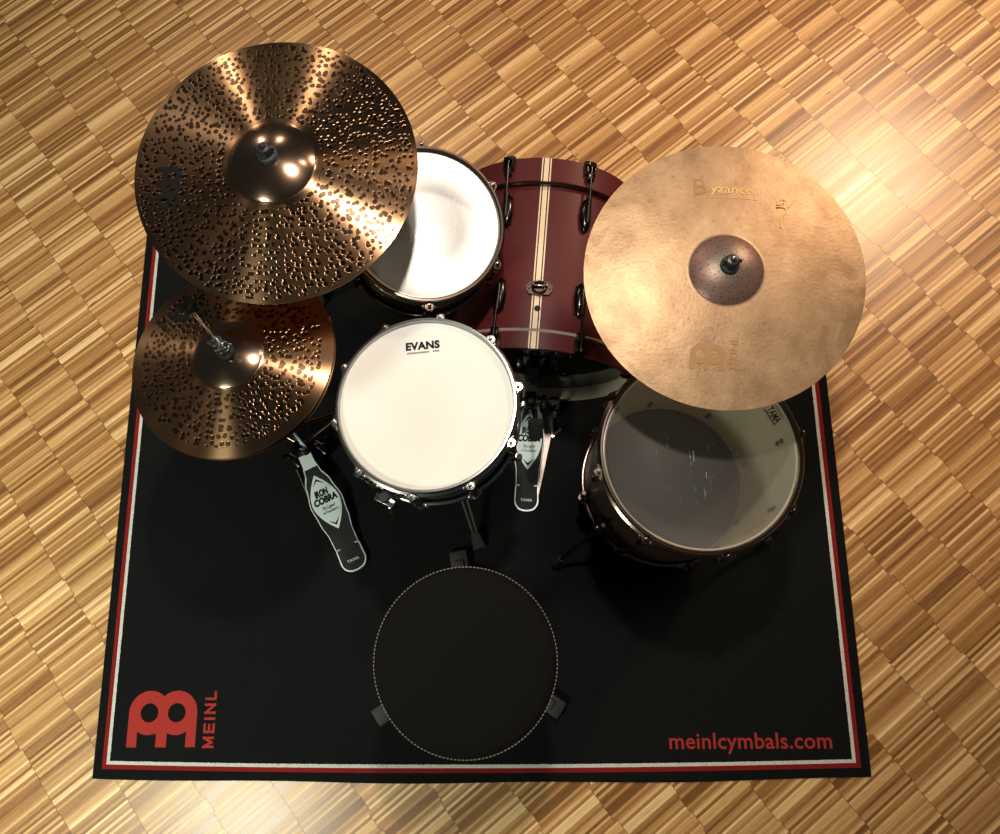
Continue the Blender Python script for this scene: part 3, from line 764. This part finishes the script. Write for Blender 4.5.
def heel(parent, k=1.0):
    tab = []
    n = 10; R_ = []
    for i in range(n + 1):
        a = PI / 2 * i / n
        R_.append((.036 * k * math.sin(a) ** .8, .030 - .030 * math.cos(a) ** 1.0))
    P = [(x, y) for x, y in R_] + [(.0345 * k, .070)]
    P += [(.022 * k, .070), (.022 * k, .058), (-.022 * k, .058), (-.022 * k, .070)]
    P += [(-x, y) for x, y in reversed([(x, y) for x, y in R_] + [(.0345 * k, .070)])]
    mb = MB(); mb.mat(0).prism(P, .002, .016)
    P2 = [(x * .90, .004 + y * .92) for x, y in P]
    mb.mat(1).prism(P2, .015, .0172)
    h = mb.build('heel_plate', [mt['silver'], mt['board']], parent)
    h2 = MB(); h2.box((0, .066, .011), (.043 * k, .014, .010), bev=.002); h2.cone((-.028 * k, .066, .012), (.028 * k, .066, .012), .004, .004, 10); h2.build('hinge', mt['black'], h)
    text_mesh('TAMA', .0115 * k, mt['white_ink'], h, 'lettering', T(0, .030, .0175), bold=.01, sx=1.1)
    return h

# bass drum pedal
bpd = thing('bass_drum_pedal', 'bass drum pedal with pale oval badge and black beater, right of the snare', 'pedal', T(.1475, .676, .0055) @ RZ(math.radians(-3.5)))
K = .92
heel(bpd, K)
mb = MB(); mb.prism([(-.026, .05), (.034, .05), (.064, .225), (.070, .285), (-.048, .285), (-.046, .225)], 0, .0028); mb.prism([(.030, .06), (.034, .06), (.062, .225), (.058, .225)], .002, .008)
for q in range(3): mb.box((.052 - .003 * q, .19 - .03 * q, .0032), (.006, .004, .002))
mb.build('base_plate', mt['plate'], bpd)
fbo, FM = footboard(bpd, math.radians(9.5), .014, K)
mb = MB()
for s in (-1, 1):
    mb.box((s * .036 + .003, .288, .062), (.010, .024, .118), bev=.003)
    mb.box((s * .036 + .003, .288, .124), (.016, .026, .020), bev=.004)
mb.box((.003, .292, .008), (.10, .030, .012), bev=.003)
mb.build('frame', mt['nickel'], bpd)
mb = MB(); mb.prism([(-.027, .236), (-.021, .236), (-.015, .274), (.019, .274), (.025, .236), (.031, .236), (.025, .290), (-.019, .290)], .082, .090); mb.build('clevis', mt['silver'], bpd)
mb = MB(); mb.cone((-.048, .286, .125), (.072, .286, .125), .005, .005, 14)
mb.cone((.056, .286, .125), (.078, .286, .125), .011, .011, 18)
ax = mb.build('axle', mt['chrome'], bpd)
mb = MB(); mb.cone((-.008, .286, .125), (.014, .286, .125), .022, .022, 28); mb.cone((-.010, .286, .125), (-.007, .286, .125), .025, .025, 28); mb.cone((.013, .286, .125), (.016, .286, .125), .025, .025, 28)
mb.build('cam', mt['black'], bpd)
mb = MB()
for q in range(9):
    z = .118 - q * .0072; mb.box((.003, .262 + .0006 * q, z), (.011, .004, .0055), bev=.001)
mb.build('chain', mt['nickel'], bpd)
mb = MB(); P0, P1 = V((.003, .284, .128)), V((.018, .178, .286))
mb.cone(P0, P1, .0030, .0030, 10); mb.box(P0 + V((0, 0, .010)), (.016, .020, .020), bev=.003)
be = mb.build('beater', mt['chrome'], bpd)
dr = (P1 - P0).normalized(); side = V((0, 1, .65)).normalized()
mb = MB(); cc = P1 + dr * .006
mb.cone(cc - side * .022, cc + side * .020, .0165, .0190, 28); mb.cone(cc - side * .028, cc - side * .021, .012, .0165, 28); mb.torus(.0182, .0015, 0, 28, 6, Matrix.Translation(cc + side * .004) @ side.to_track_quat('Z', 'Y').to_matrix().to_4x4())
mb.ball(cc, .010)
mb.build('beater_head', mt['felt'], be)
mb = MB()                                           # spring on the right upright
for q in range(11): mb.torus(.0062, .0014, .020 + .0070 * q, 18, 6, T(.073, .270, 0))
mb.cone((.073, .270, .005), (.073, .270, .118), .0022, .0022, 8); mb.box((.073, .277, .114), (.010, .024, .012), bev=.002)
mb.build('spring', mt['chrome'], bpd)
mb = MB(); mb.box((.075, .222, .012), (.030, .008, .006), RZ(.6).to_3x3(), bev=.002); mb.cone((.066, .212, .004), (.066, .212, .022), .006, .005); mb.cone((.066, .212, .020), (.088, .232, .026), .0028, .0022); mb.cone((.066, .212, .012), (.058, .268, .012), .006, .005)
mb.build('side_arm', mt['steel'], bpd)
mb = MB(); mb.box((.004, .306, .018), (.050, .034, .012), bev=.003); mb.box((.004, .314, .040), (.032, .020, .010), bev=.003); mb.cone((.055, .300, .035), (.055, .300, .072), .010, .009, 18); mb.cone((.055, .300, .010), (.055, .300, .04), .004, .004, 10)
mb.build('hoop_clamp', mt['black'], bpd)

# hi-hat stand with its pedal
hs = thing('hi_hat_stand', 'hi-hat stand with pale badged foot pedal, at the left of the snare', 'stand', T(HB.x, HB.y, .0055))
pr = bpy.data.objects.new('pedal', None)
PM = T(-.311 - HB.x, .525 - HB.y, 0) @ RZ(math.radians(25.5))
ped = MB()
ped.tube([(-.022, .05, .005), (-.030, .16, .005), (-.047, .24, .006), (-.046, .33, .010)], .0020, 6); ped.tube([(.022, .05, .005), (.020, .20, .005), (.024, .33, .010)], .0020, 6)
frm = ped.build('pedal_frame', mt['steel'], hs, PM)
def reparent(fn):
    before = set(bpy.data.objects); r = fn(); return r, [o for o in bpy.data.objects if o not in before and o.parent is frm]
# footboard and heel are parts of the stand; placed with the pedal's own frame
class _P: pass
_, ch = reparent(lambda: (heel(frm, 1.0), footboard(frm, math.radians(7.5), .014, 1.0)))
for o in ch:
    m_ = o.matrix_local.copy(); o.parent = hs; o.matrix_local = PM @ m_
mb = MB()
mb.lathe([(.0, .010), (.050, .010), (.056, .018), (.056, .034), (.044, .044), (.016, .060), (.014, .10)], 40, T(0, .0, 0))
for s in (-1, 1):
    mb.box((s * .040, -.020, .030), (.018, .050, .040), RZ(math.radians(25)).to_3x3(), bev=.004)
    mb.cone((s * .050, .0, .040), (s * .066, .0, .060), .007, .006)
mb.build('stand_base', mt['nickel_dark'], hs, RZ(math.radians(25.5)))
mb = MB(); mb.box((0, -.052, .042), (.016, .022, .006), bev=.002); mb.box((0, -.062, .038), (.020, .012, .010), bev=.002)
mb.build('pull_link', mt['brass'], hs, RZ(math.radians(25.5)))
up = lambda z: HB + HA * (z / HA.z) - HB - V((0, 0, 0))
mb = MB(); mb.cone(up(.05), up(.44), .0125, .0125, 20); mb.build('lower_tube', mt['chrome'], hs)
mb = MB(); mb.cone(up(.42), up(.46), .018, .016, 20); mb.cone(up(.44), up(.44) + V((.03, .01, 0)), .005, .004); mb.build('height_collar', mt['black'], hs)
mb = MB(); mb.cone(up(.44), up(.715), .0095, .0095, 18); mb.cone(up(.712), up(.722), .022, .024, 22); mb.build('upper_tube', mt['chrome'], hs)
mb = MB(); mb.cone(up(.718), up(.728), .017, .015, 22); mb.build('felt_washer', mt['felt'], hs)
mb = MB(); mb.cone(up(.10), up(.955), .0025, .0025, 10); mb.cone(up(.948), up(.957), .0036, .003, 10); mb.build('pull_rod', mt['chrome'], hs)
AX = HA.to_track_quat('Z', 'Y').to_matrix().to_4x4(); atz = lambda z: Matrix.Translation(up(z)) @ AX
mb = MB(); mb.lathe([(0, 0), (.015, 0), (.0155, .008), (.013, .011), (0, .011)], 28, atz(.790)); mb.build('felt_washer', mt['felt'], hs)
mb = MB(); mb.lathe([(0, 0), (.010, 0), (.010, .006), (.0075, .008), (.0075, .034), (.009, .036), (.009, .044), (0, .044)], 24, atz(.801))
mb.build('clutch', mt['chrome'], hs)
mb = MB()
A_ = atz(.822)
for s in (-1, 1): mb.tube([A_ @ V((0, s * .004, 0)), A_ @ V((s * .004, s * .012, .004)), A_ @ V((s * .010, s * .018, .006)), A_ @ V((s * .013, s * .012, .006))], .0024, 8)
mb.cone(A_ @ V((-.013, 0, .006)), A_ @ V((.006, 0, .006)), .0045, .0045, 12)
mb.cone(A_ @ V((-.014, -.010, .012)), A_ @ V((-.014, .010, .012)), .0038, .0038, 10)
mb.torus(.010, .0022, -.010, 24, 8, A_)
mb.build('wing_screw', mt['chrome'], hs)
for ang in (35, 150, 265):
    if ang == 265: ang = 285
    c, s = math.cos(math.radians(ang)), math.sin(math.radians(ang))
    R_ = .25 if ang < 200 else .10
    if ang > 200: continue
    mb = MB(); mb.cone((c * .012 , s * .012, .24), (c * R_, s * R_, .012), .0085, .0085, 10); mb.cone((c * .02, s * .02, .075), (c * R_ * .62, s * R_ * .62, .098), .005, .005)
    lg = mb.build('leg', mt['nickel'], hs)
    mb = MB(); mb.cone((c * R_ * .93, s * R_ * .93, .026), (c * (R_ + .012), s * (R_ + .012), .003), .012, .014, 16); mb.build('rubber_foot', mt['rubber'], lg)

# ------------------------------------------------------------------ stands
def tripod(t, base_ang, R_, hub, mat_, double=True, foot_len=.045, legs=None):
    for A0, R_ in (legs or [(base_ang + 120 * k, R_) for k in range(3)]):
        a = math.radians(A0); c, s = math.cos(a), math.sin(a); n_ = V((-s, c, 0))
        mb = MB()
        P0, P1 = V((c * .018, s * .018, hub)), V((c * R_, s * R_, .014))
        for d in ((-.009, .009) if double else (0,)):
            mb.tube([P0 + n_ * d, P1 + n_ * d * .55], .0035 if double else .010, 8)
            mb.tube([V((c * .015, s * .015, hub * .42)) + n_ * d, P0.lerp(P1, .55) + n_ * d * .7], .003, 8)
        lg = mb.build('leg', mat_, t)
        q = (P1 - P0).normalized()
        F0 = P1 - q * foot_len * .6; F1 = P1 + q * foot_len * .4; F1.z = max(F1.z, .008)
        X = V((c, s, 0)); mb = MB()
        w0, w1 = .0115, .0185
        pts = [F0 + n_ * w0 + V((0, 0, .007)), F0 - n_ * w0 + V((0, 0, .007)), F1 - n_ * w1 + V((0, 0, .006)), F1 + n_ * w1 + V((0, 0, .006))]
        low_ = [F0 + n_ * w0 - V((0, 0, .009)), F0 - n_ * w0 - V((0, 0, .009)), F1 - n_ * w1 * 1.05, F1 + n_ * w1 * 1.05]
        for p_ in low_: p_.z = max(p_.z - .004, .0005)
        vs = [mb.bm.verts.new(p) for p in pts + low_]
        for idx in ((0, 1, 2, 3), (7, 6, 5, 4), (0, 4, 5, 1), (1, 5, 6, 2), (2, 6, 7, 3), (3, 7, 4, 0)): mb.bm.faces.new([vs[i] for i in idx])
        bmesh.ops.bevel(mb.bm, geom=mb.bm.edges[:], offset=.003, segments=2, affect='EDGES')
        mb.build('rubber_foot', mt['rubber'], lg)

def topper(t, P, M, name='wing_nut'):
    """felt, sleeve and nut on a cymbal tilter; P is bell top in local coordinates"""
    mb = MB(); mb.lathe([(0, 0), (.0165, 0), (.0175, .004), (.0165, .010), (.013, .012), (0, .012)], 28, M); mb.build('felt_washer', mt['grey_felt'], t)
    mb = MB(); mb.lathe([(0, .011), (.012, .011), (.0125, .024), (.010, .028), (.005, .029), (.0045, .034), (0, .034)], 24, M)
    for s in (-1, 1): mb.ball(M @ V((s * .010, 0, .021)), .007, 1.1, .55, 1.0)
    w = mb.build(name, mt['black'], t)
    mb = MB(); mb.lathe([(0, .033), (.0032, .033), (.003, .038), (0, .0385)], 12, M); mb.build('rod_tip', mt['chrome'], w)

def cymbal_stand(label, bx, by, base_ang, R_, cym_M, bell_z, post_z, under):
    t = thing('cymbal_stand', label, 'stand', T(bx, by, .0055))
    inv = T(bx, by, .0055).inverted()
    tripod(t, base_ang, R_, .34, mt['nickel'], double=True)
    mb = MB(); mb.cone((0, 0, .06), (0, 0, .42), .0125, .0125, 20); mb.build('lower_tube', mt['nickel'], t)
    mb = MB(); mb.cone((0, 0, .40), (0, 0, .44), .018, .017, 20); mb.cone((0, 0, .42), (.035, 0, .42), .005, .005); mb.box((.038, 0, .42), (.008, .030, .012), bev=.003); mb.build('height_collar', mt['black'], t)
    mb = MB(); mb.cone((0, 0, .42), (0, 0, post_z), .0095, .0095, 18); mb.build('upper_tube', mt['nickel'], t)
    mb = MB(); mb.cone((-.016, 0, post_z), (.016, 0, post_z), .014, .014, 20); mb.cone((.016, 0, post_z), (.032, 0, post_z), .005, .005); mb.build('tilter', mt['nickel'], t)
    J = inv @ (cym_M @ V((0, 0, -under)))
    mb = MB(); d = (J - V((0, 0, post_z))).normalized()
    mb.cone(V((0, 0, post_z)) - d * .06, J, .0065, .0065, 14); mb.build('boom_arm', mt['nickel'], t)
    mb = MB(); mb.ball(J, .012); mb.cone(J, inv @ (cym_M @ V((0, 0, bell_z + .02))), .0035, .0035, 10)
    mb.lathe([(0, bell_z - .022), (.015, bell_z - .022), (.015, bell_z - .015), (0, bell_z - .015)], 20, inv @ cym_M)
    mb.build('cymbal_rod', mt['nickel'], t)
    topper(t, None, inv @ cym_M @ T(0, 0, bell_z - .0015))
    return t, inv

CM = TR(-.281, 1.219, .86, 0, .03, -.035); RM = TR(.533, 1.053, .72, 0, 0, -.035)
cs, csi = cymbal_stand('boom stand carrying the dark hammered crash cymbal and the rack tom', -.285, 1.40, 92, .185, CM, .044, .77, .035)
J = csi @ (tom.matrix_local @ RZ(math.radians(118)) @ V((.200, 0, .075)))
mb = MB(); mb.box((0, 0, .56), (.034, .036, .045), bev=.005); mb.tube([(0, 0, .56), V((0, 0, .56)).lerp(J, .6) + V((0, 0, .02)), J], .0085, 12); mb.cone((.0, .016, .56), (0, .045, .56), .005, .004); mb.build('tom_arm', mt['nickel'], cs)
rs, rsi = cymbal_stand('boom stand carrying the sandy ride cymbal, hidden beneath it', .60, 1.165, 60, .20, RM, .042, .645, .03)

ss = thing('snare_stand', 'tripod stand cradling the snare drum, one double bar leg and rubber foot showing below it', 'stand', T(-.052, .848, .0055))
tripod(ss, -75, .262, .20, mt['steel'], double=True, foot_len=.055, legs=((-75, .262), (38, .17), (172, .20)))
mb = MB(); mb.cone((0, 0, .05), (0, 0, .38), .012, .012, 20); mb.cone((0, 0, .24), (0, 0, .275), .018, .017, 20); mb.cone((0, 0, .255), (.04, 0, .255), .005, .005); mb.build('centre_tube', mt['chrome'], ss)
mb = MB(); mb.cone((0, 0, .375), (0, 0, .41), .022, .018, 20); mb.build('basket_hub', mt['nickel'], ss)
ssi = T(-.052, .848, .0055).inverted()
for ang in (-50, 70, 190):
    E = ssi @ (snare.matrix_local @ RZ(math.radians(ang + 25)) @ V((.180, 0, -.012)))
    mb = MB(); mb.tube([(0, 0, .395), V((0, 0, .395)).lerp(E, .5) + V((0, 0, -.002)), E], .005, 10)
    arm = mb.build('basket_arm', mt['chrome'], ss)
    o_ = V((E.x, E.y, 0)).normalized()
    mb = MB(); mb.tube([E - o_ * .02, E + o_ * .012, E + o_ * .0215 + V((0, 0, .012)), E + o_ * .0225 + V((0, 0, .045))], .0065, 10); mb.build('rubber_grip', mt['rubber'], arm)

# ------------------------------------------------------------------ throne
th = thing('drum_throne', 'round black padded drum stool on a tripod, in front of the kit', 'stool', T(.004, .318, .0055))
sx_, sy_ = .023, .024
mb = MB(); mb.lathe([(0, .465), (.150, .465), (.172, .470), (.1785, .482), (.180, .505), (.1795, .522), (.175, .533), (.165, .5395), (.140, .5425), (.08, .544), (0, .5445)], 128, T(sx_, sy_, 0))
mb.build('seat', mt['fabric'], th)
mb = MB()
for k in range(150):
    a = 2 * PI * k / 150
    mb.box((sx_ + .1795 * math.cos(a), sy_ + .1795 * math.sin(a), .5275), (.0020, .0046, .0020), RZ(a).to_3x3())
mb.build('piping', mt['piping'], th)
mb = MB(); mb.box((sx_ * .6, sy_ * .6, .459), (.12, .09, .012), bev=.003); mb.cone((0, 0, .41), (sx_ * .4, sy_ * .4, .457), .022, .026, 20); mb.build('seat_bracket', mt['nickel'], th)
mb = MB(); mb.cone((0, 0, .10), (0, 0, .43), .014, .014, 20); mb.cone((0, 0, .27), (0, 0, .31), .02, .02, 20); mb.cone((0, 0, .29), (.05, 0, .29), .005, .005); mb.build('post', mt['nickel'], th)
def throne_leg(px, py):
    v = V((px, py, 0)) - V((.004, .318, 0)); d = v.length; u = v.normalized(); n_ = V((-u.y, u.x, 0))
    mb = MB(); P0 = u * .02 + V((0, 0, .26)); P1 = u * (d - .015) + V((0, 0, .016))
    for q in (-.010, .010):
        mb.tube([P0 + n_ * q, P1 + n_ * q * .8], .004, 8); mb.tube([u * .016 + V((0, 0, .12)) + n_ * q, P0.lerp(P1, .5) + n_ * q], .0035, 8)
    lg = mb.build('leg', mt['nickel'], th)
    mb = MB(); c_ = u * d; M_ = Matrix.Translation(c_ + V((0, 0, .0135))) @ RZ(math.atan2(u.y, u.x))
    mb.box((0, 0, 0), (.050, .048, .026), bev=.005); mb.box((-.010, 0, .010), (.018, .026, .018), bev=.004)
    mb.build('rubber_foot', mt['rubber'], lg, M_)
for p_ in ((-.035, .548), (-.232, .160), (.210, .176)): throne_leg(*p_)

# ------------------------------------------------------------------ light
def area(name, loc, target, size, power, col, size_y=None, spread=None):
    ld = bpy.data.lights.new(name, 'AREA'); ld.energy = power; ld.color = col; ld.size = size
    ld.shape = 'DISK' if size_y is None else 'RECTANGLE'
    if size_y: ld.size_y = size_y
    if spread: ld.spread = spread
    o = bpy.data.objects.new(name, ld); C.objects.link(o); o.location = loc
    o.rotation_euler = (V(target) - V(loc)).to_track_quat('-Z', 'Y').to_euler()
    return o
WARM = (1.0, .80, .60)
area('ceiling_spot', (.22, 1.38, 2.42), (-.2, 1.0, 0), .11, 11.5, (1.0, .88, .75), spread=math.radians(110))
area('ceiling_spot', (.86, 1.92, 2.42), (.0, 1.0, 0), .12, 2.5, (1.0, .86, .72))
area('ceiling_spot', (2.35, 2.95, 2.45), (1.1, 1.8, 0), .34, 27, (1.0, .70, .46), spread=math.radians(100))
area('ceiling_spot', (-.5, 3.3, 2.45), (-.2, 1.2, 0), .07, 5, WARM)
area('ceiling_spot', (-1.5, 3.5, 2.45), (-1.2, 1.9, 0), .07, 9, WARM)
area('daylight_window', (-1.46, -.74, 2.35), (-1.35, .35, 0), .5, 29, (.95, 1.0, .80), .4, spread=math.radians(120))
w = bpy.data.worlds.new('World'); sc.world = w; w.use_nodes = True
w.node_tree.nodes['Background'].inputs[0].default_value = (.75, .85, .85, 1)
w.node_tree.nodes['Background'].inputs[1].default_value = .045

# ------------------------------------------------------------------ camera
cam = bpy.data.cameras.new('camera'); co = bpy.data.objects.new('camera', cam); C.objects.link(co)
cam.sensor_width = 36; cam.lens = 727 / 1000 * 36; cam.clip_start = .05
co.location = (.16218, .49975, 2.01558); co.rotation_euler = (.216983, .043826, -.012061)
sc.camera = co
sc.view_settings.view_transform = 'Standard'; sc.view_settings.look = 'None'
sc.view_settings.gamma = 1; sc.view_settings.exposure = 0; sc.view_settings.use_curve_mapping = False
